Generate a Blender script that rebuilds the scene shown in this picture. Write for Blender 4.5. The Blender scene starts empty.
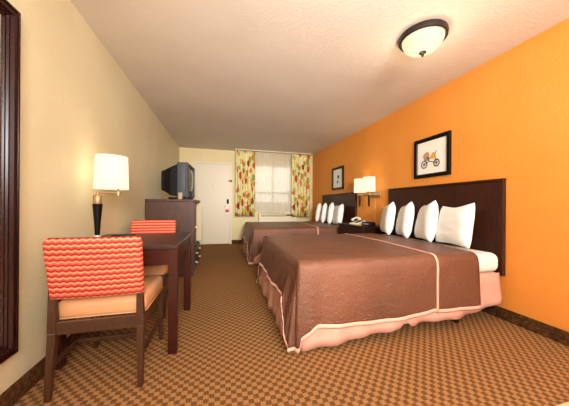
import bpy, bmesh, math, random
from mathutils import Vector, Matrix, noise
random.seed(7)
PI = math.pi
S = bpy.context.scene
C = S.collection

# ------------------------------------------------------------ camera, world, lights, exposure
TH, RO, EYE = math.radians(14.6), math.radians(0.4), 1.03
F = Vector((math.sin(TH), math.cos(TH), 0))
R0 = Vector((math.cos(TH), -math.sin(TH), 0)); U0 = Vector((0, 0, 1))
R1 = R0*math.cos(RO) + U0*math.sin(RO); U1 = U0*math.cos(RO) - R0*math.sin(RO)
cd = bpy.data.cameras.new('camera'); cam = bpy.data.objects.new('camera', cd); C.objects.link(cam)
cd.sensor_width = 36; cd.lens = 36*240/569; cd.shift_y = 1.94/569; cd.clip_start = 0.02
m = Matrix((R1, U1, -F)).transposed().to_4x4(); m.translation = (0, 0, EYE)
cam.matrix_world = m
S.camera = cam

w = bpy.data.worlds.new('world'); S.world = w; w.use_nodes = True
wb = w.node_tree.nodes['Background']
sky = w.node_tree.nodes.new('ShaderNodeTexSky'); sky.sky_type = 'NISHITA'
sky.sun_elevation = math.radians(40); sky.sun_rotation = math.radians(200); sky.sun_disc = False
w.node_tree.links.new(sky.outputs[0], wb.inputs[0]); wb.inputs[1].default_value = 0.12

def light(name, kind, loc, energy, color, size=None, size_y=None, rot=None, spread=None):
    d = bpy.data.lights.new(name, kind); d.energy = energy; d.color = color
    if kind == 'AREA':
        d.size = size
        if size_y: d.shape = 'RECTANGLE'; d.size_y = size_y
        if spread: d.spread = spread
    elif size: d.shadow_soft_size = size
    o = bpy.data.objects.new(name, d); C.objects.link(o); o.location = loc
    if rot: o.rotation_euler = rot
    return o
light('rear_fill', 'AREA', (0.75, -1.9, 2.0), 104, (.98, .98, 1), 1.8, 0.8, (math.radians(78), 0, 0))  # broad fill added behind the camera, not a fixture of the room
light('far_fill', 'AREA', (0.4, -1.8, 1.7), 25, (1, .99, .96), 0.9, 0.7, (math.radians(88), 0, math.radians(-3)), math.radians(55))  # added narrow fill from behind the camera, brightens the far end
light('bounce_fill', 'AREA', (0.9, -0.5, 1.3), 44, (.95, .97, 1), 0.9, 0.9, (math.radians(165), 0, 0))  # unseen fill pointing up, added to lift the ceiling
light('window_daylight', 'AREA', (1.35, 6.95, 1.75), 5, (1, .98, .92), 1.2, 1.3, (math.radians(-80), 0, 0))
S.view_settings.view_transform = 'Standard'; S.view_settings.look = 'None'
S.view_settings.gamma = 1; S.view_settings.use_curve_mapping = False
S.view_settings.exposure = 0.40

# ------------------------------------------------------------ materials
def lin(c):
    return tuple(((v/255)/12.92 if v/255 <= .04045 else ((v/255+.055)/1.055)**2.4) for v in c[:3]) + (1,)

class Mat:
    """small wrapper round a node material"""
    def __init__(s, name, col=(128, 128, 128), rough=.6, metal=0, spec=.5, **kw):
        s.m = bpy.data.materials.new(name); s.m.use_nodes = True
        s.n = s.m.node_tree.nodes; s.l = s.m.node_tree.links
        s.b = s.n['Principled BSDF']
        s.b.inputs['Base Color'].default_value = lin(col)
        s.b.inputs['Roughness'].default_value = rough
        s.b.inputs['Metallic'].default_value = metal
        s.b.inputs['Specular IOR Level'].default_value = spec
        for k, v in kw.items(): s.b.inputs[k.replace('_', ' ')].default_value = v
        s.tc = s.n.new('ShaderNodeTexCoord')
    def node(s, t, **kw):
        o = s.n.new(t)
        for k, v in kw.items(): setattr(o, k, v)
        return o
    def link(s, a, b): s.l.new(a, b)
    def mapping(s, scale=(1, 1, 1), rot=(0, 0, 0)):
        mp = s.node('ShaderNodeMapping'); mp.inputs['Scale'].default_value = scale; mp.inputs['Rotation'].default_value = rot
        s.link(s.tc.outputs['Object'], mp.inputs[0]); return mp.outputs[0]
    def noise(s, scale, detail=3, vec=None, rough=.5, dist=0):
        t = s.node('ShaderNodeTexNoise'); t.inputs['Scale'].default_value = scale
        t.inputs['Detail'].default_value = detail; t.inputs['Roughness'].default_value = rough
        t.inputs['Distortion'].default_value = dist
        s.link(vec or s.tc.outputs['Object'], t.inputs['Vector']); return t.outputs[0]
    def ramp(s, fac, stops, interp='LINEAR'):
        r = s.node('ShaderNodeValToRGB'); r.color_ramp.interpolation = interp
        e = r.color_ramp.elements
        while len(e) < len(stops): e.new(.5)
        for i, (p, c) in enumerate(stops): e[i].position = p; e[i].color = lin(c)
        s.link(fac, r.inputs[0]); return r.outputs[0]
    def mix(s, fac, a, b, mode='MIX'):
        x = s.node('ShaderNodeMix', data_type='RGBA', blend_type=mode)
        if isinstance(fac, (int, float)): x.inputs[0].default_value = fac
        else: s.link(fac, x.inputs[0])
        for i, v in ((6, a), (7, b)):
            if isinstance(v, tuple): x.inputs[i].default_value = lin(v)
            else: s.link(v, x.inputs[i])
        return x.outputs[2]
    def math(s, op, a, b=0, c=0):
        x = s.node('ShaderNodeMath', operation=op)
        for i, v in enumerate((a, b, c)):
            if isinstance(v, (int, float)): x.inputs[i].default_value = v
            else: s.link(v, x.inputs[i])
        return x.outputs[0]
    def xyz(s):
        x = s.node('ShaderNodeSeparateXYZ'); s.link(s.tc.outputs['Object'], x.inputs[0]); return x.outputs
    def color(s, sock): s.link(sock, s.b.inputs['Base Color']); return s
    def bump(s, h, strength=.3, dist=.01):
        b = s.node('ShaderNodeBump'); b.inputs['Strength'].default_value = strength; b.inputs['Distance'].default_value = dist
        s.link(h, b.inputs['Height']); s.link(b.outputs[0], s.b.inputs['Normal']); return s

def wall_mat(name, a, b, rough=.5):
    M = Mat(name, a, rough, spec=.35)
    M.color(M.ramp(M.noise(1.6, 4), [(.35, a), (.65, b)]))
    M.bump(M.ramp(M.noise(46, 4, dist=.6), [(.42, (0, 0, 0)), (.6, (255, 255, 255))]), .22, .004)
    return M.m
def wood_mat(name, a, b, rough=.35, scale=(1, 1, 9), axis_rot=(0, 0, 0)):
    M = Mat(name, a, rough, spec=.3)
    M.color(M.ramp(M.noise(9, 5, M.mapping(scale, axis_rot), .6, .8), [(.3, a), (.7, b)]))
    return M.m

M_LEFT = wall_mat('cream_wall_paint', (214, 206, 170), (208, 198, 160))
M_BACK = wall_mat('pale_yellow_wall_paint', (226, 208, 158), (221, 202, 150))
M_ORANGE = wall_mat('orange_wall_paint', (236, 154, 66), (232, 148, 59))
M_CEIL = wall_mat('ceiling_texture', (222, 213, 199), (216, 206, 192), .8)
M_WHITE = Mat('white_door_paint', (222, 210, 182), .45).m
M_BEIGE = Mat('beige_tile', (225, 195, 160), .4).m

def carpet():
    M = Mat('checked_carpet', rough=.95, spec=.1)
    x, y, z = M.xyz()
    cell = .029
    ck = M.node('ShaderNodeTexChecker'); ck.inputs['Scale'].default_value = 1/cell
    nz = M.node('ShaderNodeTexNoise'); nz.inputs['Scale'].default_value = 60
    M.link(M.tc.outputs['Object'], nz.inputs['Vector'])
    vm = M.node('ShaderNodeVectorMath', operation='SCALE'); vm.inputs['Scale'].default_value = .006
    M.link(nz.outputs['Color'], vm.inputs[0])
    va = M.node('ShaderNodeVectorMath', operation='ADD'); M.link(M.tc.outputs['Object'], va.inputs[0]); M.link(vm.outputs[0], va.inputs[1])
    fl = M.node('ShaderNodeVectorMath', operation='MULTIPLY'); fl.inputs[1].default_value = (1, 1, 0); M.link(va.outputs[0], fl.inputs[0])
    fl2 = M.node('ShaderNodeVectorMath', operation='ADD'); fl2.inputs[1].default_value = (0, 0, .011); M.link(fl.outputs[0], fl2.inputs[0])
    M.link(fl2.outputs[0], ck.inputs['Vector'])
    rib = M.math('SINE', M.math('MULTIPLY', x, 2*PI/.0085))
    ribn = M.math('MULTIPLY_ADD', rib, .5, .5)
    light_c = M.mix(ribn, (146, 106, 64), (170, 128, 82))
    fleck = M.noise(140, 2)
    dark_c = M.mix(ribn, (90, 58, 30), (112, 76, 43))
    base = M.mix(ck.outputs['Fac'], dark_c, light_c)
    base = M.mix(M.ramp(fleck, [(.45, (0, 0, 0)), (.75, (150, 150, 150))]), base, (186, 142, 92))
    M.color(base)
    h = M.math('ADD', M.math('MULTIPLY', ck.outputs['Fac'], .7), M.math('MULTIPLY', ribn, .3))
    M.bump(h, .35, .004)
    return M.m
M_CARPET = carpet()
def carpet_base():
    M = Mat('brown_carpet_base', rough=.9, spec=.1)
    M.color(M.ramp(M.noise(45, 4), [(.35, (62, 40, 20)), (.6, (92, 62, 34)), (.75, (112, 78, 46))]))
    M.bump(M.noise(120, 2), .3, .004); return M.m
M_BASE = carpet_base()
M_ESP = wood_mat('espresso_wood', (30, 14, 10), (44, 21, 14), .3)
M_DESK = wood_mat('cherry_dark_wood', (42, 17, 12), (64, 26, 17), .28)
M_DTOP = wood_mat('dark_desk_laminate', (46, 30, 25), (58, 39, 32), .3)
M_DRES = wood_mat('dresser_laminate', (66, 42, 31), (82, 54, 41), .4, (3, 3, 1))
M_TAN = wood_mat('pale_door_lining', (196, 176, 136), (206, 186, 146), .4)
M_HEAD = wood_mat('headboard_wood', (44, 21, 13), (68, 35, 23), .36, (6, 6, 1))
M_WALNUT = wood_mat('walnut_wood', (54, 32, 18), (78, 48, 28), .42, (5, 5, 1))
M_MIRW = wood_mat('mahogany_frame', (32, 12, 10), (46, 18, 14), .25, (5, 5, 1))
M_BLACK = Mat('black_lacquer', (8, 8, 8), .35, spec=.2).m
M_BLACKP = Mat('black_plastic', (10, 10, 11), .5, spec=.25).m
M_GREYP = Mat('grey_plastic', (62, 67, 72), .5, spec=.3).m
M_SCREEN = Mat('crt_screen', (70, 66, 48), .08).m
M_BRONZE = Mat('dark_bronze', (38, 30, 25), .45, .3).m
M_BRASS = Mat('brushed_brass', (176, 146, 104), .5, .7).m
M_NICKEL = Mat('brushed_nickel', (235, 230, 220), .35, .6).m
M_CHROME = Mat('mirror_silver', (235, 238, 240), .02, 1).m
M_PAPER = Mat('white_mat_board', (244, 242, 232), .8).m
M_IVORY = Mat('ivory_plastic', (226, 214, 182), .45).m
M_PHONE = Mat('cream_plastic', (232, 226, 206), .4).m
M_PINK = Mat('pink_card', (226, 150, 150), .6).m
M_RED = Mat('red_print', (176, 40, 44), .6).m
M_CORD = Mat('clear_cord', (236, 214, 176), .5).m
M_PEACH = Mat('tan_vinyl', (202, 148, 102), .42, spec=.4)
M_PEACH.bump(M_PEACH.noise(90, 3), .12, .003); M_PEACH = M_PEACH.m

def fabric(name, a, b, scale=300, rough=.8, bump=.2, sheen=0):
    M = Mat(name, a, rough, spec=.2)
    M.b.inputs['Sheen Weight'].default_value = sheen
    M.color(M.ramp(M.noise(7, 4), [(.3, a), (.7, b)]))
    M.bump(M.noise(scale/12, 3), bump, .006); return M.m
M_SHEET = fabric('white_cotton', (232, 230, 222), (240, 238, 230), 100, .85, .15)
M_PILLOW = fabric('white_pillowcase', (242, 241, 236), (248, 247, 243), 120, .85, .35)
M_SKIRT = fabric('dusty_pink_cloth', (206, 152, 132), (220, 168, 148), 100, .75, .25)
M_TRIM = fabric('pale_pink_binding', (218, 170, 148), (226, 182, 162), 100, .6, .1)
def spread_mat():
    M = Mat('brown_quilted_satin', (116, 70, 51), .45, spec=.4)
    M.b.inputs['Sheen Weight'].default_value = 0
    M.color(M.ramp(M.noise(2.2, 4), [(.3, (98, 62, 44)), (.7, (118, 75, 54))]))
    x, y, z = M.xyz()
    fx = M.math('SINE', M.math('MULTIPLY', M.math('ADD', x, z), 2*PI/.02))
    h = M.math('ADD', M.math('MULTIPLY', fx, .16), M.math('MULTIPLY', M.noise(11, 5, M.mapping((1, 1, 1.8)), .62, 1.2), 2.6))
    M.bump(h, .5, .012); return M.m
M_SPREAD = spread_mat()

def zigzag():
    M = Mat('coral_zigzag_fabric', rough=.75, spec=.2)
    x, y, z = M.xyz()
    tri = M.math('PINGPONG', x, .0165)
    rows = M.math('DIVIDE', M.math('ADD', z, M.math('MULTIPLY', tri, .42)), .0285)
    fr = M.math('FRACT', rows)
    idx = M.math('FLOOR', rows)
    wn = M.node('ShaderNodeTexWhiteNoise', noise_dimensions='1D'); M.link(idx, wn.inputs['W'])
    c1 = M.ramp(fr, [(0, (112, 22, 20)), (.18, (124, 28, 24)), (.28, (190, 62, 48)), (.56, (206, 82, 64)), (.64, (226, 152, 106)), (.80, (228, 158, 112)), (.88, (196, 76, 58))])
    c2 = M.ramp(fr, [(0, (132, 28, 26)), (.18, (146, 38, 32)), (.28, (198, 74, 60)), (.60, (210, 94, 78)), (.68, (228, 134, 94)), (.80, (230, 140, 98)), (.88, (208, 70, 56))])
    M.color(M.mix(wn.outputs[0], c1, c2)); M.bump(fr, .15, .003)
    return M.m
M_ZIG = zigzag()

def floral():
    M = Mat('leaf_print_curtain', rough=.8, spec=.1)
    M.b.inputs['Emission Strength'].default_value = 0
    x, y, z = M.xyz()
    base = M.ramp(M.noise(5, 3), [(.35, (232, 222, 176)), (.65, (226, 214, 150))])
    def blobs(scale, off, thr, rnd):
        mp = M.node('ShaderNodeMapping'); mp.inputs['Location'].default_value = off
        mp.inputs['Scale'].default_value = (scale, 0.01, scale*.72); mp.inputs['Rotation'].default_value = (0, rnd, 0)
        M.link(M.tc.outputs['UV'], mp.inputs[0])
        v = M.node('ShaderNodeTexVoronoi'); v.inputs['Scale'].default_value = 1; v.inputs['Randomness'].default_value = .8
        M.link(mp.outputs[0], v.inputs['Vector'])
        n = M.noise(30, 2)
        d = M.math('ADD', v.outputs['Distance'], M.math('MULTIPLY', M.math('SUBTRACT', n, .5), .18))
        return M.math('LESS_THAN', d, thr), v.outputs['Color']
    g, gc = blobs(6.0, (0, 0, 0), .38, .5)
    c = M.mix(g, base, (152, 150, 62))
    g2, _ = blobs(5.4, (3.3, 0, 1.7), .33, -.6)
    c = M.mix(g2, c, (196, 186, 84))
    r, rc = blobs(4.6, (7.1, 0, 4.2), .33, .3)
    c = M.mix(r, c, M.ramp(rc, [(.3, (138, 50, 30)), (.7, (190, 84, 46))]))
    r2, _ = blobs(5.2, (1.9, 0, 9.2), .27, -.3)
    c = M.mix(r2, c, (206, 120, 62))
    M.color(c); return M.m
M_FLORAL = floral()

def sheer():
    mt = bpy.data.materials.new('white_sheer'); mt.use_nodes = True
    n = mt.node_tree.nodes; l = mt.node_tree.links; n.clear()
    o = n.new('ShaderNodeOutputMaterial'); d = n.new('ShaderNodeBsdfDiffuse'); t = n.new('ShaderNodeBsdfTranslucent'); p = n.new('ShaderNodeBsdfTransparent')
    d.inputs[0].default_value = lin((236, 228, 206)); t.inputs[0].default_value = lin((245, 240, 225))
    a = n.new('ShaderNodeMixShader'); a.inputs[0].default_value = .45; l.new(d.outputs[0], a.inputs[1]); l.new(t.outputs[0], a.inputs[2])
    b = n.new('ShaderNodeMixShader'); b.inputs[0].default_value = .16; l.new(a.outputs[0], b.inputs[1]); l.new(p.outputs[0], b.inputs[2])
    l.new(b.outputs[0], o.inputs[0]); return mt
M_SHEER = sheer()

def shade_mat(name, col, strength):
    M = Mat(name, (120, 112, 95), .8)
    M.b.inputs['Emission Color'].default_value = lin(col); M.b.inputs['Emission Strength'].default_value = strength
    return M.m
M_SHADE = shade_mat('lit_linen_shade', (255, 238, 200), .9)
M_SHADE2 = shade_mat('lit_sconce_shade', (255, 236, 196), .9)
M_DOME = shade_mat('lit_frosted_glass', (255, 232, 186), .74)
M_DIGIT = shade_mat('blue_clock_digits', (90, 120, 150), .15)
def glass():
    M = Mat('window_glass', (255, 255, 255), .0); M.b.inputs['Transmission Weight'].default_value = 1; M.b.inputs['IOR'].default_value = 1.02
    return M.m
M_GLASS = glass()

# ------------------------------------------------------------ mesh helpers
def box(bm, x0, x1, y0, y1, z0, z1, r=0, seg=2):
    t = bmesh.new(); bmesh.ops.create_cube(t, size=1)
    bmesh.ops.scale(t, vec=(x1-x0, y1-y0, z1-z0), verts=t.verts)
    bmesh.ops.translate(t, vec=((x0+x1)/2, (y0+y1)/2, (z0+z1)/2), verts=t.verts)
    if r: bmesh.ops.bevel(t, geom=t.edges[:], offset=min(r, .49*min(x1-x0, y1-y0, z1-z0)), segments=seg, profile=.5, affect='EDGES')
    merge(bm, t); return bm
def merge(bm, t, mat=None):
    if mat is not None: bmesh.ops.transform(t, matrix=mat, verts=t.verts)
    me = bpy.data.meshes.new('tmp'); t.to_mesh(me); t.free(); bm.from_mesh(me); bpy.data.meshes.remove(me)
def beam(bm, p, q, w0, w1=None, d0=None, d1=None, r=.004):
    """tapered square bar from p to q"""
    w1 = w1 or w0; d0 = d0 or w0; d1 = d1 or w1
    p, q = Vector(p), Vector(q); t = bmesh.new(); vs = []
    for c, w_, d_ in ((p, w0, d0), (q, w1, d1)):
        for sx, sy in ((-1, -1), (1, -1), (1, 1), (-1, 1)):
            vs.append(t.verts.new(c + (Vector((sx*w_/2, sy*d_/2, 0)) if abs((q-p).normalized().z) > .5 else
                      (Vector((sx*w_/2, 0, sy*d_/2)) if abs((q-p).y) > abs((q-p).x) else Vector((0, sx*w_/2, sy*d_/2))))))
    for f in ((0, 1, 2, 3), (7, 6, 5, 4), (0, 4, 5, 1), (1, 5, 6, 2), (2, 6, 7, 3), (3, 7, 4, 0)): t.faces.new([vs[i] for i in f])
    bmesh.ops.recalc_face_normals(t, faces=t.faces)
    if r: bmesh.ops.bevel(t, geom=t.edges[:], offset=r, segments=2, profile=.5, affect='EDGES')
    merge(bm, t); return bm
def lathe(bm, prof, loc=(0, 0, 0), n=32, rot=None, closed=True):
    t = bmesh.new(); rings = []
    for r, z in prof:
        rings.append([t.verts.new((r*math.cos(2*PI*i/n), r*math.sin(2*PI*i/n), z)) for i in range(n)])
    for a, b in zip(rings, rings[1:]):
        for i in range(n): t.faces.new((a[i], a[(i+1) % n], b[(i+1) % n], b[i]))
    if closed: t.faces.new(rings[0][::-1]); t.faces.new(rings[-1])
    mt = Matrix.Translation(loc)
    if rot: mt = mt @ rot.to_4x4()
    merge(bm, t, mt); return bm
def tube(bm, pts, r, n=10):
    pts = [Vector(p) for p in pts]; t = bmesh.new(); rings = []
    for i, p in enumerate(pts):
        d = (pts[min(i+1, len(pts)-1)] - pts[max(i-1, 0)]).normalized()
        a = d.orthogonal().normalized() if i == 0 else (rings_a - d*rings_a.dot(d)).normalized()
        rings_a = a; b = d.cross(a)
        rr = r[i] if isinstance(r, (list, tuple)) else r
        rings.append([t.verts.new(p + rr*(a*math.cos(2*PI*k/n) + b*math.sin(2*PI*k/n))) for k in range(n)])
    for a, b in zip(rings, rings[1:]):
        for k in range(n): t.faces.new((a[k], a[(k+1) % n], b[(k+1) % n], b[k]))
    t.faces.new(rings[0][::-1]); t.faces.new(rings[-1]); merge(bm, t); return bm
def grid(bm, rows, uv=None, close=False):
    vs = [[bm.verts.new(p) for p in r] for r in rows]
    lay = bm.loops.layers.uv.verify() if uv else None
    for j in range(len(rows)-1):
        for i in range(len(rows[j])-1):
            try: f = bm.faces.new((vs[j][i], vs[j][i+1], vs[j+1][i+1], vs[j+1][i]))
            except ValueError: continue
            if uv:
                for lp, (jj, ii) in zip(f.loops, ((j, i), (j, i+1), (j+1, i+1), (j+1, i))): lp[lay].uv = uv[jj][ii]
    return vs
def obj(name, bm, mat, parent=None, smooth=False, label=None):
    bmesh.ops.recalc_face_normals(bm, faces=bm.faces)
    me = bpy.data.meshes.new(name); bm.to_mesh(me); bm.free()
    me.materials.append(mat)
    o = bpy.data.objects.new(name, me); C.objects.link(o)
    if smooth:
        for p in me.polygons: p.use_smooth = True
        me.set_sharp_from_angle(angle=math.radians(50 if smooth is True else smooth))
    if parent: o.parent = parent
    if label: o['label'] = label
    return o
def B(): return bmesh.new()
def struct(name, bm, mat, parent=None):
    o = obj(name, bm, mat, parent)
    if not parent: o['kind'] = 'structure'
    return o
def thing(name, label, cat, loc=(0, 0, 0), rotz=0, group=None):
    o = bpy.data.objects.new(name, None); C.objects.link(o); o.empty_display_size = .1
    o.location = loc; o.rotation_euler = (0, 0, rotz); o['label'] = label; o['category'] = cat
    if group: o['group'] = group
    return o
def tag(o, label, cat, group=None):
    o['label'] = label; o['category'] = cat
    if group: o['group'] = group
    return o
def dup(root, loc, rotz=None, label=None, group=None):
    def rec(o, par):
        c = o.copy(); C.objects.link(c); c.parent = par
        for ch in o.children: rec(ch, c)
        return c
    kids = list(root.children)
    r = root.copy(); C.objects.link(r); r.location = loc
    if rotz is not None: r.rotation_euler = (0, 0, rotz)
    if label: r['label'] = label
    if group: r['group'] = group
    for ch in kids: rec(ch, r)
    return r
def rot_to(axis):     # z axis turned to the given one
    return Vector((0, 0, 1)).rotation_difference(Vector(axis)).to_matrix()

# ------------------------------------------------------------ the room
XL, XR, YB, YF, ZC = -1.03, 2.49, 6.42, -2.4, 2.44
T = .12
YT = 0.84                                     # where the carpet stops and the tiles of the vanity area begin
struct('floor', box(B(), XL-T, XR+T, YF-T, YB+T, -.1, 0), M_CARPET)
struct('ceiling', box(B(), XL-T, XR+T, YF-T, YB+T, ZC, ZC+.1), M_CEIL)
struct('wall_left', box(B(), XL-T, XL, YF-T, YB+T, 0, ZC), M_LEFT)
struct('wall_right', box(B(), XR, XR+T, YF-T, YB+T, 0, ZC), M_ORANGE)
struct('wall_front', box(B(), XL, XR, YF-T, YF, 0, ZC), M_BACK)
WX0, WX1, WZ0, WZ1 = .80, 1.90, .86, 2.12     # window opening
DX0, DX1, DZ = -.66, .20, 2.07                # door opening
b = B()
box(b, XL, DX0, YB, YB+T, 0, ZC); box(b, DX0, DX1, YB, YB+T, DZ, ZC); box(b, DX1, WX0, YB, YB+T, 0, ZC)
box(b, WX0, WX1, YB, YB+T, 0, WZ0); box(b, WX0, WX1, YB, YB+T, WZ1, ZC); box(b, WX1, XR, YB, YB+T, 0, ZC)
struct('wall_back', b, M_BACK)
def base_strip(name, x0, x1, y0, y1): return struct(name, box(B(), x0, x1, y0, y1, 0.001, .105, .003), M_BASE)
base_strip('baseboard_left', XL, XL+.014, YF, YB)
base_strip('baseboard_right', XR-.014, XR, YF, YB)
base_strip('baseboard_back', DX1+.05, XR-.014, YB-.014, YB)
# door leaf, casing
d = struct('door_1', box(B(), DX0, DX1, YB+.012, YB+.055, .012, DZ), M_WHITE)
b = B(); lathe(b, [(.028, 0), (.028, .012), (.014, .016), (.012, .045)], (.145, YB+.012, .985), 20, rot_to((0, -1, 0)))
tube(b, [(.145, YB-.03, .985), (.10, YB-.035, .985), (.045, YB-.03, .982)], [.010, .009, .007]); obj('door_handle', b, M_BRASS, d, True)
b = box(B(), .118, .172, YB-.008, YB+.012, 1.05, 1.17, .01); lathe(b, [(.018, 0), (.018, .014)], (.145, YB-.008, 1.09), 16, rot_to((0, -1, 0)))
obj('electronic_lock', b, M_BLACKP, d, True)
b = B(); lathe(b, [(.012, 0), (.012, .006)], (-.23, YB+.012, 1.5), 16, rot_to((0, -1, 0))); obj('peephole', b, M_BRASS, d, True)
b = B(); box(b, DX0-.05, DX0, YB-.014, YB+.012, 0, DZ+.05, .004); box(b, DX1, DX1+.05, YB-.014, YB+.012, 0, DZ+.05, .004)
box(b, DX0, DX1, YB-.014, YB+.012, DZ, DZ+.05, .004); struct('trim_1', b, M_WHITE)
# security latch on the casing
t = thing('door_guard', 'small bronze swing bar door guard on right side of door casing', 'door latch', (.225, YB-.014, 1.64))
obj('guard_plate', box(B(), -.02, .02, -.006, 0, -.03, .03, .002), M_BRONZE, t)
obj('guard_bar', tube(B(), [(-.0, -.01, .012), (-.07, -.03, .012), (-.07, -.03, -.012), (0, -.01, -.012)], .005), M_BRONZE, t, True)
# hanger card
b = B(); box(b, -.045, .045, -.002, 0, -.10, .12, .0008)
t = thing('door_hanger', 'white and pink hanger card hung on handle of white entry door', 'door hanger', (.13, YB-.045, .885))
obj('card', b, M_PINK, t); obj('card_panel', box(B(), -.043, .043, -.0035, -.002, .03, .118), M_PAPER, t, label='white upper half')
obj('printed_band', box(B(), -.035, .035, -.0035, -.002, -.05, .0), M_RED, t, label='dark red printed band')
obj('card_foot', box(B(), -.043, .043, -.0035, -.002, -.098, -.058), M_PAPER, t, label='white lower edge')

# window
wn = B(); fw = .045
for a in ((WX0, WX0+fw, WZ0, WZ1), (WX1-fw, WX1, WZ0, WZ1), (WX0+fw, WX1-fw, WZ0, WZ0+fw), (WX0+fw, WX1-fw, WZ1-fw, WZ1)):
    box(wn, a[0], a[1], YB+.04, YB+.09, a[2], a[3], .004)
box(wn, 1.33, 1.37, YB+.042, YB+.088, WZ0+fw, WZ1-fw, .003); box(wn, WX0+fw, WX1-fw, YB+.044, YB+.086, 1.33, 1.375, .003)
win = struct('window_1', wn, M_WHITE)
obj('window_pane', box(B(), WX0+.03, WX1-.03, YB+.062, YB+.068, WZ0+.03, WZ1-.03), M_GLASS, win)
struct('window_sill', box(B(), WX0-.02, WX1+.02, YB-.02, YB+.04, WZ0-.025, WZ0, .004), M_WHITE, win)
# outside: walkway and the plastered wall across the court
o = obj('walkway', box(B(), -6, 9, YB+T+.01, 22, -.2, -.02), Mat('walkway_concrete', (190, 178, 155), .9).m); o['kind'] = 'structure'
b = B(); box(b, -6, 9, 10, 10.3, -.02, 5.4)
o = obj('courtyard_wall', b, Mat('yellow_stucco', (226, 190, 120), .9).m); o['kind'] = 'structure'
# tile threshold, right front corner
struct('trim_2', box(B(), XL+.014, XR-.014, YF, YT, 0.0, .012, .004), M_BEIGE)

# ------------------------------------------------------------ curtains
def curtain(name, x0, x1, z0, z1, y, folds, amp, mat, label, cat, group=None, parts=True):
    t = thing(name, label, cat, ((x0+x1)/2, y, z0), 0, group)
    n = folds*12; rows = []; uvs = []
    nz = 14; w_ = x1-x0
    for j in range(nz+1):
        v = j/nz; z = v*(z1-z0); r = []; u_ = []
        for i in range(n+1):
            s = i/n; a = amp*(.45+.55*(1-v**3))
            ph = 2*PI*folds*s + .35*math.sin(3*v+7*s)
            yy = a*math.sin(ph) + .25*a*math.sin(2.3*ph+1)
            r.append((-w_/2 + w_*s + .2*a*math.sin(2*ph), yy, z)); u_.append((s*w_*1.9, z))
        rows.append(r); uvs.append(u_)
    b = B(); grid(b, rows, uvs); o = obj('curtain_panel' if parts else 'sheer_panel', b, mat, t, True)
    sd = o.modifiers.new('thick', 'SOLIDIFY'); sd.thickness = .002
    if mat == M_SHEER: o.modifiers.remove(sd)
    if parts:
        rr = [[(p[0], p[1]*1.02-.003*0, p[2]) for p in [(q[0], q[1], q[2]-.0) for q in rows[0]]], ]
        hem = B(); grid(hem, [[(q[0], q[1]-.002, -.012) for q in rows[0]], [(q[0], q[1]-.002, .02) for q in rows[0]]])
        ho = obj('hem', hem, Mat('olive_hem', (150, 146, 74), .9).m, t, True, label='olive green bottom hem')  # hem in one plain olive colour
        s2 = ho.modifiers.new('thick', 'SOLIDIFY'); s2.thickness = .003
        for i in range(folds):
            pass
    return t
# UV lives in x/y of the loops; the print maps x and z, so feed z through y
def fix_uv(m_):
    for nd in m_.node_tree.nodes:
        if nd.type == 'MAPPING' and nd.inputs['Scale'].default_value[1] < .1:
            s = nd.inputs['Scale'].default_value; s[1] = s[2]; 
            l = nd.inputs['Location'].default_value; l[1] = l[2]
            r = nd.inputs['Rotation'].default_value; r[2] = r[1]; r[1] = 0
fix_uv(M_FLORAL)
curtain('curtain', .33, .82, .75, 2.405, YB-.23, 6, .030, M_FLORAL, 'leaf print curtain in red, green and yellow, the panel between the door and the sheer', 'curtain', 'leaf print curtains')
curtain('curtain', 1.81, 2.32, .72, 2.405, YB-.23, 6, .030, M_FLORAL, 'leaf print curtain in red, green and yellow, the panel beside the orange wall corner', 'curtain', 'leaf print curtains')
curtain('sheer_curtain', .80, 1.90, .83, 2.40, YB-.055, 10, .012, M_SHEER, 'white sheer curtain across the window between two printed panels', 'sheer curtain', None, False)
t = thing('curtain_track', 'white ceiling mounted curtain track above the window', 'curtain track', (1.34, YB-.23, 2.405))
obj('rail', box(B(), -1.03, 1.03, -.02, .02, .012, .034, .003), M_WHITE, t)
obj('rail', box(B(), -.56, .58, .165, .185, .006, .034, .003), M_WHITE, t)

# ------------------------------------------------------------ air conditioner under the window
t = thing('air_conditioner', 'ivory through-wall air conditioner unit below the window', 'air conditioner', (1.46, YB-.07, .02))
obj('housing', box(B(), -.53, .53, -.10, .068, 0, .78, .015), M_IVORY, t)
b = B()
for k in range(7): box(b, -.47, .20, -.075+k*.017, -.066+k*.017, .776, .786)
for k in range(4): box(b, -.47, .22, -.106, -.098, .70+k*.015, .708+k*.015)
obj('grille', b, Mat('grey_grille', (120, 110, 84), .6).m, t, label='grey slotted air outlet')
obj('control_panel', box(B(), .22, .40, -.106, -.098, .715, .755, .002), M_BLACKP, t, label='dark control panel')
obj('front_cover', box(B(), -.51, .51, -.112, -.098, .05, .66, .006), M_IVORY, t)

# ------------------------------------------------------------ mirror on the left wall
t = thing('wall_mirror', 'large mirror in dark mahogany moulded frame on cream wall', 'mirror', (XL, .93, .275))
def frame_mesh(w, h, prof, k=1):
    """mitred frame in the y-z plane facing +x; prof = (inset, height) pairs from the outer edge in"""
    b = B(); loops = []
    for ins, dx in prof:
        ins *= k
        loops.append([b.verts.new((dx, -w/2+ins, ins)), b.verts.new((dx, w/2-ins, ins)), b.verts.new((dx, w/2-ins, h-ins)), b.verts.new((dx, -w/2+ins, h-ins))])
    for a, c in zip(loops, loops[1:]):
        for i in range(4): b.faces.new((a[i], a[(i+1) % 4], c[(i+1) % 4], c[i]))
    return b
obj('frame', frame_mesh(1.18, 1.72, [(0, .001), (0, .03), (.004, .036), (.018, .036), (.022, .030), (.034, .030), (.044, .040), (.062, .038), (.070, .024), (.082, .024), (.088, .016), (.100, .016), (.104, .012), (.104, .001)], .66), M_MIRW, t)
obj('mirror_glass', box(B(), .004, .010, -.525, .525, .066, 1.654), M_CHROME, t)

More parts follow.
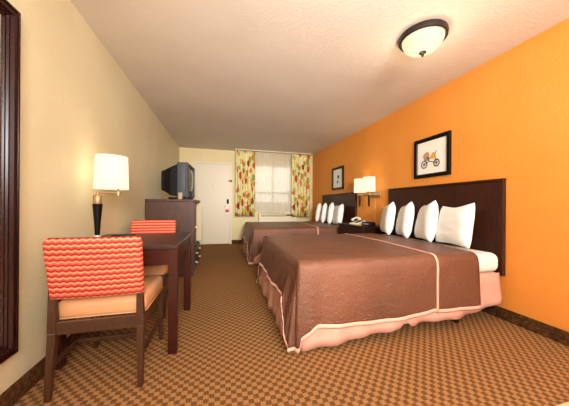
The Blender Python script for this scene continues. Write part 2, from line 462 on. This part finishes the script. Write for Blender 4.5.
# ------------------------------------------------------------ desk
t = thing('writing_desk', 'dark cherry writing desk with square legs against the cream wall', 'desk', (-.655, 2.165, 0))
DW, DD = .365, .385
obj('desktop', box(B(), -DW, DW, -DD, DD, .722, .752, .005), M_DTOP, t, label='dark brown desktop')
for sx in (-1, 1):
    for sy in (-1, 1):
        obj('leg', box(B(), *sorted((sx*(DW-.004), sx*(DW-.062))), *sorted((sy*(DD-.004), sy*(DD-.062))), 0, .722, .003), M_DESK, t)
b = B()
box(b, -DW+.06, DW-.06, -DD+.012, -DD+.032, .615, .722); box(b, -DW+.06, DW-.06, DD-.032, DD-.012, .615, .722)
box(b, -DW+.012, -DW+.032, -DD+.06, DD-.06, .615, .722); box(b, DW-.032, DW-.012, -DD+.06, DD-.06, .615, .722)
obj('apron', b, M_DESK, t)
for sy in (-1, 1):
    dr = obj('drawer', box(B(), -.26, .26, *sorted((sy*(DD-.013), sy*(DD-.004))), .625, .712, .003), M_DESK, t)
    b = B(); lathe(b, [(.008, 0), (.008, .012), (.013, .016), (.013, .022), (.006, .026)], (0, sy*(DD-.004), .668), 16, rot_to((0, sy, 0))); obj('knob', b, M_BRONZE, dr, True)

# ------------------------------------------------------------ chairs
def make_chair():
    t = thing('dining_chair', 'walnut chair with coral zigzag back and tan seat, pulled up to near side of desk', 'chair', (-.655, 1.775, 0), 0, 'chairs at the desk')
    # local: faces +y
    def back():
        rows = []
        n, k = 18, 10
        b = B()
        # closed rounded slab, gently curved in plan, leaning back
        def P(u, v, side):
            x = (u-.5)*.442+.006; z = .522 + .333*v
            e = min(1, min(u, 1-u)/.05); f = min(1, min(v, 1-v)/.08)
            th = .030*math.sqrt(max(0, 1-(1-e)**2))*math.sqrt(max(0, 1-(1-f)**2))
            cr = .02*(v > .5)*((max(0, abs(u-.5)-.44)/.06)**2)
            y = -.238 - .055*v + .03*(1-4*(u-.5)**2)*-1*.5 + side*th
            return (x*(1+.012*v), y, z-cr)
        us = [0, .01, .025, .05] + [.05+.9*i/n for i in range(1, n)] + [.95, .975, .99, 1]
        vs_ = [0, .015, .04, .08] + [.08+.84*i/k for i in range(1, k)] + [.92, .96, .985, 1]
        for side in (-1, 1): grid(b, [[P(u, v, side) for u in us] for v in vs_])
        bmesh.ops.remove_doubles(b, verts=b.verts, dist=.0004)
        return b
    obj('backrest', back(), M_ZIG, t, True)
    # seat cushion
    b = box(B(), -.225, .225, -.205, .245, .388, .492, .035, 4)
    for v in b.verts:
        if v.co.z > .46: v.co.z += .014*(1-(v.co.x/.225)**2)*(1-((v.co.y-.02)/.225)**2)
    s = obj('seat', b, M_PEACH, t, True)
    obj('piping', tube(B(), [(-.2, -.207, .402), (.2, -.207, .402), (.224, -.19, .402), (.226, .22, .402), (.2, .247, .402), (-.2, .247, .402), (-.226, .22, .402), (-.224, -.19, .402), (-.2, -.207, .402)], .004, 8), M_PEACH, s, True)
    for sx in (-1, 1):
        b = B(); beam(b, (sx*.208, -.232, .345), (sx*.216, -.258, 0), .038, .026, .040, .028)
        beam(b, (sx*.208, -.232, .345), (sx*.205, -.245, .60), .040, .030, .040, .022); obj('leg', b, M_WALNUT, t)
        obj('leg', beam(B(), (sx*.208, .222, .405), (sx*.212, .232, 0), .038, .028), M_WALNUT, t)
    b = B(); box(b, -.19, .19, -.245, -.222, .330, .400, .003); box(b, -.19, .19, .212, .234, .330, .392, .003)
    for sx in (-1, 1): box(b, *sorted((sx*.198, sx*.220)), -.215, .205, .330, .392, .003)
    obj('seat_frame', b, M_WALNUT, t)
    for sx in (-1, 1): obj('stretcher', beam(B(), (sx*.214, -.238, .17), (sx*.210, .226, .17), .018, .018, .028, .028), M_WALNUT, t)
    obj('stretcher', box(B(), -.204, .204, -.01, .01, .158, .184, .003), M_WALNUT, t)
    return t
ch = make_chair()
dup(ch, (-.71, 2.60, 0), PI, 'walnut chair with coral zigzag back standing at far side of desk before the dresser')

# ------------------------------------------------------------ desk lamp and things on the desk
t = thing('desk_lamp', 'lit table lamp with cream drum shade and black tapered post on desk', 'lamp', (-.918, 2.13, .752))
obj('lamp_base', lathe(B(), [(.094, 0), (.096, .004), (.096, .010), (.088, .014), (.02, .018)], n=40), M_BLACK, t, True)
obj('base_collar', lathe(B(), [(.024, .018), (.024, .035), (.014, .04)], n=24), M_NICKEL, t, True)
obj('post', lathe(B(), [(.016, .036), (.021, .13), (.031, .26), (.033, .276)], n=24), M_BLACK, t, True)
obj('socket', lathe(B(), [(.026, .276), (.028, .28), (.028, .340), (.022, .346), (.010, .352), (.010, .366)], n=24), M_BRASS, t, True)
obj('swing_arm', tube(B(), [(0, 0, .360), (.05, -.01, .360), (.14, -.02, .360), (.145, -.02, .366), (.145, -.02, .41)], .006), M_BRASS, t, True)
obj('arm_knob', lathe(B(), [(.011, .340), (.012, .346), (.012, .372), (.008, .378)], (.146, -.02, 0), 16), M_BRASS, t, True)
b = B(); lathe(b, [(.112, .390), (.104, .640)], (.098, -.012, 0), 48, closed=False)
sh = obj('lamp_shade', b, M_SHADE, t, True); sh.modifiers.new('thick', 'SOLIDIFY').thickness = .002
obj('light_bulb', lathe(B(), [(.012, .44), (.018, .47), (.032, .52), (.03, .55), (.012, .57)], (.108, -.012, 0), 16), shade_mat('warm_bulb', (255, 225, 170), 3), t, True)
light('desk_lamp_light', 'POINT', (-.822, 2.258, 1.30), 1.4, (1, .78, .48), .03)
t = thing('remote_control', 'black remote control lying on desk beside lamp base', 'remote control', (-.80, 2.30, .752), math.radians(100))
obj('remote_body', box(B(), -.025, .025, -.085, .085, 0, .018, .006), M_BLACKP, t, True)
b = B()
for i in range(3):
    for j in range(7): box(b, -.016+.012*i, -.008+.012*i, -.07+.018*j, -.062+.018*j, .018, .0205)
obj('button', b, M_GREYP, t)

# ------------------------------------------------------------ dresser
DY0, DY1, DXF, DH = 3.67, 4.58, -.385, 1.10
t = thing('dresser', 'tall dark brown dresser with knobs standing against the cream wall', 'dresser', ((XL+DXF)/2, (DY0+DY1)/2, 0))
hx, hy = (DXF-XL)/2-.008, (DY1-DY0)/2
b = B(); box(b, -hx, hx, -hy, -hy+.022, 0, 1.065, .002); box(b, -hx, hx, hy-.022, hy, 0, 1.065, .002)
box(b, -hx, -hx+.012, -hy+.022, hy-.022, .05, 1.065); box(b, -hx+.012, hx-.01, -hy+.022, hy-.022, .05, .07)
box(b, -hx+.012, hx-.004, -hy+.022, hy-.022, .355, .375); box(b, -hx+.012, hx-.01, -.01, .01, .375, 1.065)
obj('body', b, M_DRES, t)
obj('top', box(B(), -hx, hx+.018, -hy-.012, hy+.012, 1.065, DH, .006), M_DRES, t)
for k in range(2):
    z0 = .075 + k*.142
    dr = obj('drawer', box(B(), hx-.004, hx+.014, -hy+.026, hy-.026, z0, z0+.134, .003), M_DRES, t)
    for yy in (-.22, .22):
        b = B(); lathe(b, [(.007, 0), (.007, .014), (.015, .018), (.015, .026), (.008, .031)], (hx+.014, yy, z0+.067), 16, rot_to((1, 0, 0))); obj('knob', b, M_NICKEL, dr, True)
for sy, ext in ((-1, .014), (1, .040)):      # doors slid back into the sides of the open upper compartment
    dr = obj('door', box(B(), hx-.42, hx+ext, *sorted((sy*(hy-.045), sy*(hy-.026))), .38, 1.058, .003), M_DRES if sy < 0 else M_TAN, t, label='' if sy < 0 else 'pale inner face')
    b = B(); lathe(b, [(.007, 0), (.007, .014), (.015, .018), (.015, .026), (.008, .031)], (hx+ext, sy*(hy-.035), .70), 16, rot_to((1, 0, 0))); obj('knob', b, M_NICKEL, dr, True)

# ------------------------------------------------------------ television
t = thing('television', 'grey and black tube television on top of the dresser', 'television', (-.60, 4.06, DH), math.radians(-3))
obj('base', box(B(), -.17, .13, -.17, .17, 0, .035, .012), M_BLACKP, t, True)
b = box(B(), -.03, .10, -.27, .27, .03, .55, .02, 3); obj('bezel', b, M_GREYP, t, True, label='grey front housing')
b = B(); vs = []
for x, wy, z0, z1 in ((-.03, .25, .05, .52), (-.12, .24, .06, .48), (-.22, .17, .12, .44), (-.27, .16, .14, .42)):
    vs.append([b.verts.new((x, -wy, z0)), b.verts.new((x, wy, z0)), b.verts.new((x, wy, z1)), b.verts.new((x, -wy, z1))])
for a, c in zip(vs, vs[1:]):
    for i in range(4): b.faces.new((a[i], a[(i+1) % 4], c[(i+1) % 4], c[i]))
b.faces.new(vs[-1]); b.faces.new(vs[0][::-1])
bmesh.ops.bevel(b, geom=b.edges[:], offset=.008, segments=2, affect='EDGES')
obj('back_housing', b, M_BLACKP, t)
b = B(); rows = []
for j in range(9):
    v = j/8*2-1; rows.append([(.102+.045*(1-.6*(i/8*2-1)**2)*(1-.6*v*v), (i/8*2-1)*.235, .31+v*.19) for i in range(9)])
grid(b, rows)
for r_ in (0, 8): pass
o = obj('screen', b, M_SCREEN, t, True, label='curved glass screen'); o.modifiers.new('thick', 'SOLIDIFY').thickness = .02
b = B(); fr = frame_mesh(.54, .52, [(0, 0), (0, .018), (.02, .040), (.035, .034), (.05, .0)])
bmesh.ops.translate(fr, vec=(.098, 0, .03), verts=fr.verts); obj('screen_surround', fr, M_GREYP, t)
t = thing('cable_box', 'small tan box standing beside the television base on dresser', 'box', (-.585, 3.735, DH), .2)
obj('box_body', box(B(), -.03, .03, -.02, .02, 0, .10, .006), Mat('tan_plastic', (150, 130, 104), .5).m, t, True)
obj('antenna_stub', tube(B(), [(-.015, 0, .10), (-.02, 0, .15)], .008), M_GREYP, t, True)

# ------------------------------------------------------------ headboards
def headboard(y, label):
    t = thing('headboard', label, 'headboard', (XR, y, .40), 0, 'headboards on the orange wall')
    obj('panel', box(B(), -.034, -.004, -.74, .74, 0, .86, .003), M_HEAD, t)
    for s in (-1, 1): obj('stile', box(B(), -.042, -.002, *sorted((s*.738, s*.772)), 0, .872, .003), M_HEAD, t)
    obj('cap_rail', box(B(), -.046, -.002, -.774, .774, .862, .885, .003), M_HEAD, t)
    return t
h1 = headboard(2.368, 'wide dark brown wooden headboard of the near bed under the motorcycle print')
dup(h1, (XR, 4.845, .40), 0, 'wide dark brown wooden headboard of the far bed, nearer the window')

# ------------------------------------------------------------ beds
BX0, BX1, BH = .50, 2.415, .755         # foot, head, half width
OX, OY = 1.45, 2.338
def rr_path(x_head, x_foot, hw, r, flare=0):
    """points and outward normals from the near head corner along the near side, foot, far side"""
    pts = []
    n = 56
    for i in range(n+1): pts.append((x_head + (x_foot+r-x_head)*i/n, -hw, 0, -1))
    for i in range(1, 12): a = PI/2*i/12; pts.append((x_foot+r-r*math.sin(a), -hw+r-r*math.cos(a), -math.sin(a), -math.cos(a)))
    for i in range(n+1): pts.append((x_foot, -hw+r+(2*hw-2*r)*i/n, -1, 0))
    for i in range(1, 12): a = PI/2*i/12; pts.append((x_foot+r-r*math.cos(a), hw-r+r*math.sin(a), -math.cos(a), math.sin(a)))
    for i in range(n+1): pts.append((x_foot+r + (x_head-x_foot-r)*i/n, hw, 0, 1))
    return pts
def skirt_mesh():
    b = B(); pts = rr_path(2.40, BX0, BH-.01, .05); rows = [[] for _ in range(9)]
    for i, (x, y, nx, ny) in enumerate(pts):
        side = abs(ny) > .5
        u = (x-BX0)/(2.4-BX0)
        hem = .012 + .085*min(1, u*1.8) if side else .012
        if side and x > 1.9: hem += .10*((x-1.9)/.5)**1.5
        if side and abs(x-1.38) < .03: hem += .03
        s = i*.055
        for k in range(9):
            v = k/8; z = .44 + (hem-.44)*v
            off = .004 + v*(.020 + .010*math.sin(s*17) + .010*math.sin(s*7.3+1)) + (.015*v if not side else 0)
            rows[k].append((x+nx*off-OX, y+ny*off, z))
    grid(b, rows); return b
def spread_hem(x, y, nx, ny):
    """height of the hem; y is measured from the bed centre line"""
    if abs(nx) >= .999:       # foot side
        e = BH - abs(y)
        h = .318 - .05*min(1, e/1.2)
        if e < .16: h = .17*e/.16 + .03 if e < .15 else .26
        return h
    if abs(ny) >= .999:
        if x > 1.70: return .165
        e = x-.44
        if e < .20: return .03 + .155*(e/.20)
        return .178 - .03*math.sin(min(1, (x-.64)/1.0)*PI)
    return .03
def spread_rows():
    pts = rr_path(2.13, .472, BH+.012, .055)
    rows = []
    K = 12
    top = .628
    inner, mid, rim = [], [], []
    body = [[] for _ in range(K+1)]
    for i, (x, y, nx, ny) in enumerate(pts):
        s = i*.055
        ix, iy = max(x, 1.15), 0
        inner.append((ix-OX, iy, top+.012))
        m1, m2 = [], []
        hem = spread_hem(x, y, nx, ny)
        c = max(0, 1-min(abs(x-.472)+abs(abs(y)-BH-.012), .30)/.30)     # near a foot corner
        for k in range(K+1):
            v = k/K
            if k <= 3:
                a = PI/2*k/3; z = top - .06*(1-math.cos(a)); off = -.06 + .06*math.sin(a)
            else:
                q = (k-3)/(K-3); z = top-.06 + (hem-top+.06)*q
                off = .004 + q*(.012 + .008*math.sin(s*5+1) + .005*math.sin(s*13)) + c*q*(.03*(1-.4*q) + .016*math.sin(s*22))+ .004*noise.noise(Vector((x*6, y*6, z*5)))*min(1, q*4)
            off -= .055*abs(nx)*(1-max(0, (k-3)/(K-3)))
            body[k].append((x+nx*off-OX, y+ny*off, z))
    rim = body[0]
    rows = [inner]
    for f in (.25, .5, .75, .92):
        rows.append([(a[0]+(c[0]-a[0])*f, a[1]+(c[1]-a[1])*f, top + (.012*(1-f)) + .004*noise.noise(Vector(((a[0]+(c[0]-a[0])*f)*3, (a[1]+(c[1]-a[1])*f)*3, 0)))) for a, c in zip(inner, rim)])
    rows += body
    return rows, pts
def make_bed():
    t = thing('bed', 'near bed with white mattress and dusty pink skirt beside the orange wall', 'bed', (OX, OY, 0), 0, 'beds')
    obj('mattress', box(B(), BX0+.05-OX, BX1-OX, -BH, BH, .44, .612, .06, 5), M_SHEET, t, True)
    b = box(B(), BX0+.05-OX, BX1-OX, -BH+.02, BH-.02, .15, .44, .03, 3); obj('box_spring', b, M_SKIRT, t, True)
    b = B(); box(b, BX0+.1-OX, BX1-OX, -BH+.05, -BH+.09, .10, .149); box(b, BX0+.1-OX, BX1-OX, BH-.09, BH-.05, .10, .149)
    for x in (.65, 1.4, 2.3): box(b, x-OX, x+.04-OX, -BH+.05, BH-.05, .10, .149)
    obj('bed_frame', b, M_BLACKP, t)
    for x in (.67, 2.02):
        for y in (-.66, .66): obj('leg', lathe(B(), [(.02, 0), (.026, .01), (.026, .04), (.012, .05), (.012, .10)], (x-OX, y, 0), 16), M_BRONZE, t, True)
    o = obj('bed_skirt', skirt_mesh(), M_SKIRT, t, True); o.modifiers.new('thick', 'SOLIDIFY').thickness = .003
    return t
def make_spread():
    t = thing('bedspread', 'brown quilted bedspread with pale pink binding spread over the near bed', 'bedspread', (OX, OY, 0), 0, 'bedspreads')
    rows, pts = spread_rows()
    b = B(); grid(b, rows); bmesh.ops.remove_doubles(b, verts=b.verts, dist=.0005)
    o = obj('cover', b, M_SPREAD, t, True); sd = o.modifiers.new('thick', 'SOLIDIFY'); sd.thickness = .005; sd.offset = 0
    # hem binding
    last, prev = rows[-1], rows[-2]
    b = B(); r0, r1, r2 = [], [], []
    for (x, y, nx, ny), p, q in zip(pts, last, prev):
        d = (Vector(q)-Vector(p)).normalized(); n_ = Vector((nx, ny, 0))
        p = Vector(p)
        r0.append(tuple(p - d*.004 + n_*.001)); r1.append(tuple(p + d*.008 + n_*.007)); r2.append(tuple(p + d*.028 + n_*.005))
    grid(b, [r0, r1, r2]); o = obj('hem_binding', b, M_TRIM, t, True, label='pale pink binding round the hem'); o.modifiers.new('thick', 'SOLIDIFY').thickness = .003
    # binding across the bed where the top layer ends
    path = []
    xs = 1.69-OX; hw = BH+.012
    col = min(range(len(pts)//2), key=lambda i: abs(pts[i][0]-1.69) if pts[i][1] < 0 and abs(pts[i][3]) > .99 else 9)
    prof = [Vector(r[col]) for r in rows][::-1]
    near = [(p.y-.006 if p.z < .62 else p.y, p.z+(.006 if p.z > .6 else 0)) for p in prof]
    near = [(yy, zz) for yy, zz in near if yy < -.05]
    full = near + [(0, near[-1][1]+.002)] + [(-yy, zz) for yy, zz in near[::-1]]
    b = B(); grid(b, [[(xs-.010+.04*abs(yy)*0, yy, zz) for yy, zz in full], [(xs+.010, yy, zz) for yy, zz in full]])
    o = obj('cross_binding', b, M_TRIM, t, True, label='pale pink binding across the bed'); sd = o.modifiers.new('thick', 'SOLIDIFY'); sd.thickness = .006; sd.offset = 0
    return t
bed = make_bed(); spread = make_spread()
dY = 4.83-2.338
dup(bed, (OX, OY+dY, 0), 0, 'far bed with pink skirt, nearer the window and air conditioner')
dup(spread, (OX, OY+dY, 0), 0, 'brown quilted bedspread with pale binding spread over the far bed')

# pillows
def pillow_mesh(seed, w=.43, h=.44, th=.14, peak=.0):
    rnd = random.Random(seed); b = B(); n = 18
    for side in (-1, 1):
        rows = []
        for j in range(n+1):
            v = j/n*2-1; r = []
            for i in range(n+1):
                u = i/n*2-1
                pinch = .14
                px_ = u*(1 - .10*(1-v*v)*(abs(u)**3) - peak*max(0, (v+.6)/1.6)**2.2) + .04 - .10*peak*(v+1)
                pz_ = v*(1 - .20*(1-abs(u)**1.4)*(abs(v)**3)*(1 if v > 0 else .4) + (-.07*u*(1+peak*2.4) if v > 0 else 0))
                th_ = th/2*(max(0, (1-u**4)*(1-v**4)))**.55
                wr = .007*noise.noise(Vector((u*1.4+seed*3, v*4.3, side)))*(1-u*u)*(1-v*v)
                r.append((side*th_ + wr*1.5, px_*w/2, pz_*h/2 + h/2))
            rows.append(r)
        grid(b, rows)
    bmesh.ops.remove_doubles(b, verts=b.verts, dist=.0006)
    return b
names = ['end nearest the camera', 'second from the camera', 'third from the camera', 'end farthest from the camera']
for bi, (cy, which) in enumerate(((OY, 'near'), (OY+dY, 'far'))):
    for k, (dy, rz, hh) in enumerate(((-.44, -9, .42), (-.085, -24, .44), (.245, -25, .43), (.57, -25, .43))):
        if bi == 0:
            o = obj('pillow', pillow_mesh(k+1, .445, hh+.012, .13, .42 if k else .10), M_PILLOW, None, True)
            keep = globals().setdefault('PIL', []); keep.append(o)
            o.modifiers.new('smooth', 'SUBSURF').levels = 1; o.modifiers['smooth'].render_levels = 1
        else:
            o = PIL[k].copy(); C.objects.link(o)
        o.location = (2.222, cy+dy, .632); o.rotation_euler = (0, math.radians(9), math.radians(rz))
        tag(o, 'white pillow upright against headboard of the %s bed, %s' % (which, names[k]), 'pillow', 'pillows on the %s bed' % which)

# ------------------------------------------------------------ nightstand
NY0, NY1, NX0 = 3.16, 3.98, 2.04
t = thing('nightstand', 'dark espresso nightstand between the two beds against orange wall', 'nightstand', ((NX0+XR)/2, (NY0+NY1)/2, 0))
hx = (XR-NX0)/2-.008; hy = (NY1-NY0)/2
obj('top', box(B(), -hx-.012, hx, -hy, hy, .685, .715, .004), M_ESP, t)
b = box(B(), -hx+.004, hx, -hy+.015, hy-.015, .20, .685, .003); obj('body', b, M_ESP, t)
for k in range(2):
    z0 = .225+k*.23
    dr = obj('drawer', box(B(), -hx-.008, -hx+.004, -hy+.03, hy-.03, z0, z0+.205, .003), M_ESP, t)
    b = tube(B(), [(-hx-.008, -.05, z0+.10), (-hx-.025, -.045, z0+.10), (-hx-.03, 0, z0+.10), (-hx-.025, .045, z0+.10), (-hx-.008, .05, z0+.10)], .005)
    obj('handle', b, M_NICKEL, dr, True, label='silver pull handle')
for sx in (-1, 1):
    for sy in (-1, 1): obj('leg', box(B(), *sorted((sx*(hx-.005), sx*(hx-.05))), *sorted((sy*(hy-.02), sy*(hy-.065))), 0, .20, .003), M_ESP, t)
# telephone
t = thing('telephone', 'cream desk telephone with handset on the nightstand', 'telephone', (2.20, 3.58, .715), math.radians(12))
b = B(); vs = [b.verts.new(p) for p in ((-.10, -.09, 0), (.11, -.09, 0), (.11, .09, 0), (-.10, .09, 0), (-.09, -.085, .025), (.10, -.085, .062), (.10, .085, .062), (-.09, .085, .025))]
for f in ((3, 2, 1, 0), (4, 5, 6, 7), (0, 1, 5, 4), (1, 2, 6, 5), (2, 3, 7, 6), (3, 0, 4, 7)): b.faces.new([vs[i] for i in f])
bmesh.ops.bevel(b, geom=b.edges[:], offset=.008, segments=3, affect='EDGES'); obj('phone_body', b, M_PHONE, t, True)
b = B()
for i in range(4):
    for j in range(3): z_ = .034+.0185*i*.2+.006*i; box(b, -.06+.03*i, -.042+.03*i, -.06+.024*j, -.044+.024*j, z_-.012, z_+.004)
obj('keypad', b, M_GREYP, t)
b = B(); tube(b, [(-.055, .05, .085), (-.02, .05, .102), (.03, .05, .108), (.08, .05, .100)], [.014, .012, .012, .014], 12)
lathe(b, [(.020, -.026), (.026, -.02), (.026, .004), (.016, .012)], (-.062, .05, .083), 16); lathe(b, [(.020, -.026), (.026, -.02), (.026, .004), (.016, .012)], (.088, .05, .094), 16)
obj('handset', b, M_PHONE, t, True)
pts = [(-.06-.02*math.sin(k*.16), .085+.016*math.cos(k*1.1)+k*.0012, .010+.004*abs(math.sin(k*1.1))) for k in range(40)]
obj('coiled_cord', tube(B(), pts, .0025, 6), M_PHONE, t, True)
# clock
t = thing('alarm_clock', 'small black clock radio on the nightstand beneath the sconce', 'clock', (2.20, 3.27, .715), math.radians(10))
obj('clock_body', box(B(), -.06, .06, -.09, .09, 0, .062, .014, 3), M_BLACKP, t, True)
obj('display', box(B(), -.0615, -.058, -.06, .06, .018, .045), M_DIGIT, t, label='dull blue display')
t = thing('notepad', 'small yellow green notepad between telephone and clock on nightstand', 'notepad', (2.13, 3.42, .715), .3)
obj('sheets', box(B(), -.05, .05, -.04, .04, 0, .014), Mat('yellow_paper', (196, 182, 90), .8).m, t)
obj('pen', tube(B(), [(-.03, -.02, .018), (.04, .02, .018)], .004, 8), M_PHONE, t, True)

# ------------------------------------------------------------ wall sconce
t = thing('wall_sconce', 'brass double arm wall sconce with two lit cream shades above nightstand', 'wall lamp', (XR, 3.45, 1.21))
obj('wall_plate', box(B(), -.028, -.001, -.10, .16, -.045, .045, .006), M_BRASS, t, True)
for ly, lx, kx in ((.305, -.145, 0), (.0, -.165, 1)):
    b = B(); tube(b, [(-.028, ly-.10 if kx == 0 else -.04, .0), (-.08, ly-.08 if kx == 0 else -.03, 0), (lx, ly, 0), (lx, ly, .05)], .009)
    if kx == 0: tube(b, [(-.028, .02, 0), (-.05, .06, 0), (-.09, ly-.08, 0)], .009)
    obj('arm', b, M_BRASS, t, True)
    b = B(); box(b, lx-.03, lx+.03, ly-.045, ly+.045, -.012, .020, .004); obj('shade_holder', b, M_BRASS, t, True)
    obj('handle', lathe(B(), [(.016, -.012), (.020, -.05), (.015, -.16), (.008, -.20)], (lx, ly, 0), 16), M_BLACK, t, True, label='black tapered handle')
    b = lathe(B(), [(.100, .045 if kx == 0 else .05), (.094, .285)], (lx, ly, 0), 40, closed=False)
    o = obj('lamp_shade', b, M_SHADE2, t, True); o.modifiers.new('thick', 'SOLIDIFY').thickness = .002
    obj('light_bulb', lathe(B(), [(.012, .06), (.016, .09), (.028, .13), (.026, .16), (.01, .18)], (lx, ly, 0), 16), shade_mat('warm_sconce_bulb', (255, 225, 170), 3), t, True)
    light('sconce_light', 'POINT', (XR+lx, 3.45+ly, 1.21+.17), 2.6, (1, .74, .42), .03)
    if kx: obj('cord', tube(B(), [(-.012, ly+.06, -.045), (-.010, ly+.06, -.25), (-.012, ly+.05, -.51)], .0028, 6), M_CORD, t, True)

# ------------------------------------------------------------ framed prints
def flat(pts, x):
    b = B(); b.faces.new([b.verts.new((x, p[0], p[1])) for p in pts]); return b
def ell(cy, cz, ry, rz, n=20, x=-.0145, hole=0):
    b = B()
    if hole:
        a = [b.verts.new((x, cy+ry*math.cos(2*PI*i/n), cz+rz*math.sin(2*PI*i/n))) for i in range(n)]
        c = [b.verts.new((x, cy+ry*hole*math.cos(2*PI*i/n), cz+rz*hole*math.sin(2*PI*i/n))) for i in range(n)]
        for i in range(n): b.faces.new((a[i], a[(i+1) % n], c[(i+1) % n], c[i]))
    else: b.faces.new([b.verts.new((x, cy+ry*math.cos(2*PI*i/n), cz+rz*math.sin(2*PI*i/n))) for i in range(n)])
    return b
def picture(y, z, label):
    t = thing('framed_print', label, 'framed picture', (XR, y, z), 0, 'framed prints on the orange wall')
    fr = frame_mesh(.515, .495, [(0, .001), (0, .028), (.004, .031), (.040, .028), (.046, .020), (.046, .001)])
    for v in fr.verts: v.co.x = -v.co.x
    obj('frame', fr, M_BLACK, t)
    obj('mat_board', box(B(), -.012, -.003, -.218, .218, .045, .45), M_PAPER, t)
    return t
INK = Mat('print_black', (52, 50, 44), .8).m; YEL = Mat('print_yellow', (226, 172, 60), .8).m
PNK = Mat('print_pink', (206, 140, 110), .8).m; GRY = Mat('print_grey', (150, 146, 130), .8).m
# note: seen from the room, +y is to the LEFT in the picture
t = picture(2.393, 1.385, 'black framed print of a small motorcycle with yellow flowers above near headboard')
def art(t, name, b, mat): return obj(name, b, mat, t)
art(t, 'printed_wheel', ell(.105, .165, .050, .050, hole=.72), INK); art(t, 'printed_wheel', ell(-.075, .165, .045, .048, hole=.66), INK)
art(t, 'printed_hub', ell(.105, .165, .022, .022), GRY); art(t, 'printed_hub', ell(-.075, .165, .02, .022), GRY); art(t, 'printed_basket', ell(.065, .235, .045, .03, x=-.0143), GRY)
b = B()
for q in (((.105, .165), (.03, .20)), ((.03, .20), (-.075, .165)), ((-.075, .165), (-.05, .27)), ((.03, .20), (.06, .27)), ((-.05, .27), (.04, .23)), ((-.05, .27), (-.075, .31))):
    (y0, z0), (y1, z1) = q; d = Vector((0, y1-y0, z1-z0)).normalized(); n_ = Vector((0, -d.z, d.y))*.005
    p0, p1 = Vector((-.0150, y0, z0)), Vector((-.0150, y1, z1)); b.faces.new([b.verts.new(p) for p in (p0-n_, p1-n_, p1+n_, p0+n_)])
art(t, 'printed_bike_frame', b, INK)
b = B()
for cy_, cz_, r_ in ((.085, .285, .028), (.06, .30, .025), (.105, .265, .02), (.045, .275, .02)): 
    e = ell(cy_, cz_, r_, r_*.8, 14, -.0153-.0002*cy_); merge(b, e)
art(t, 'printed_bloom', b, PNK)
b = B()
for cy_, cz_, r_ in ((-.02, .25, .034), (-.05, .235, .024), (.01, .235, .02), (-.03, .285, .018)): 
    e = ell(cy_, cz_, r_, r_*.8, 14, -.0156-.0002*cy_); merge(b, e)
art(t, 'printed_flowers', b, YEL)
t = picture(4.85, 1.378, 'black framed print of small grey sketch above the far headboard')
art(t, 'printed_bloom', ell(-.03, .28, .045, .038), INK); art(t, 'printed_bloom', ell(.0, .17, .05, .03), GRY)
b = B(); n_ = .004; b.faces.new([b.verts.new(p) for p in ((-.0147, -.03-n_, .25), (-.0147, -.03+n_, .25), (-.0147, .0+n_, .12), (-.0147, .0-n_, .12))]); art(t, 'printed_stem', b, GRY)

# ------------------------------------------------------------ ceiling light
t = thing('ceiling_light', 'round flush ceiling light with dark bronze rim and frosted glass bowl', 'ceiling light', (1.592, 1.63, ZC))
obj('rim', lathe(B(), [(.150, 0), (.176, -.004), (.180, -.022), (.177, -.045), (.166, -.052), (.158, -.044), (.156, -.006)], n=56, closed=False), M_BRONZE, t, True)
obj('glass_bowl', lathe(B(), [(.155, -.036), (.153, -.058), (.140, -.090), (.112, -.118), (.072, -.137), (.032, -.145), (.004, -.146)], n=56, closed=False), M_DOME, t, 80)
obj('finial', lathe(B(), [(.026, -.142), (.028, -.150), (.018, -.158), (.009, -.162), (.011, -.172), (.003, -.182)], n=24), M_BRONZE, t, True)
light('ceiling_lamp_light', 'POINT', (1.605, 1.655, ZC-.34), 4, (1, .84, .6), .08)
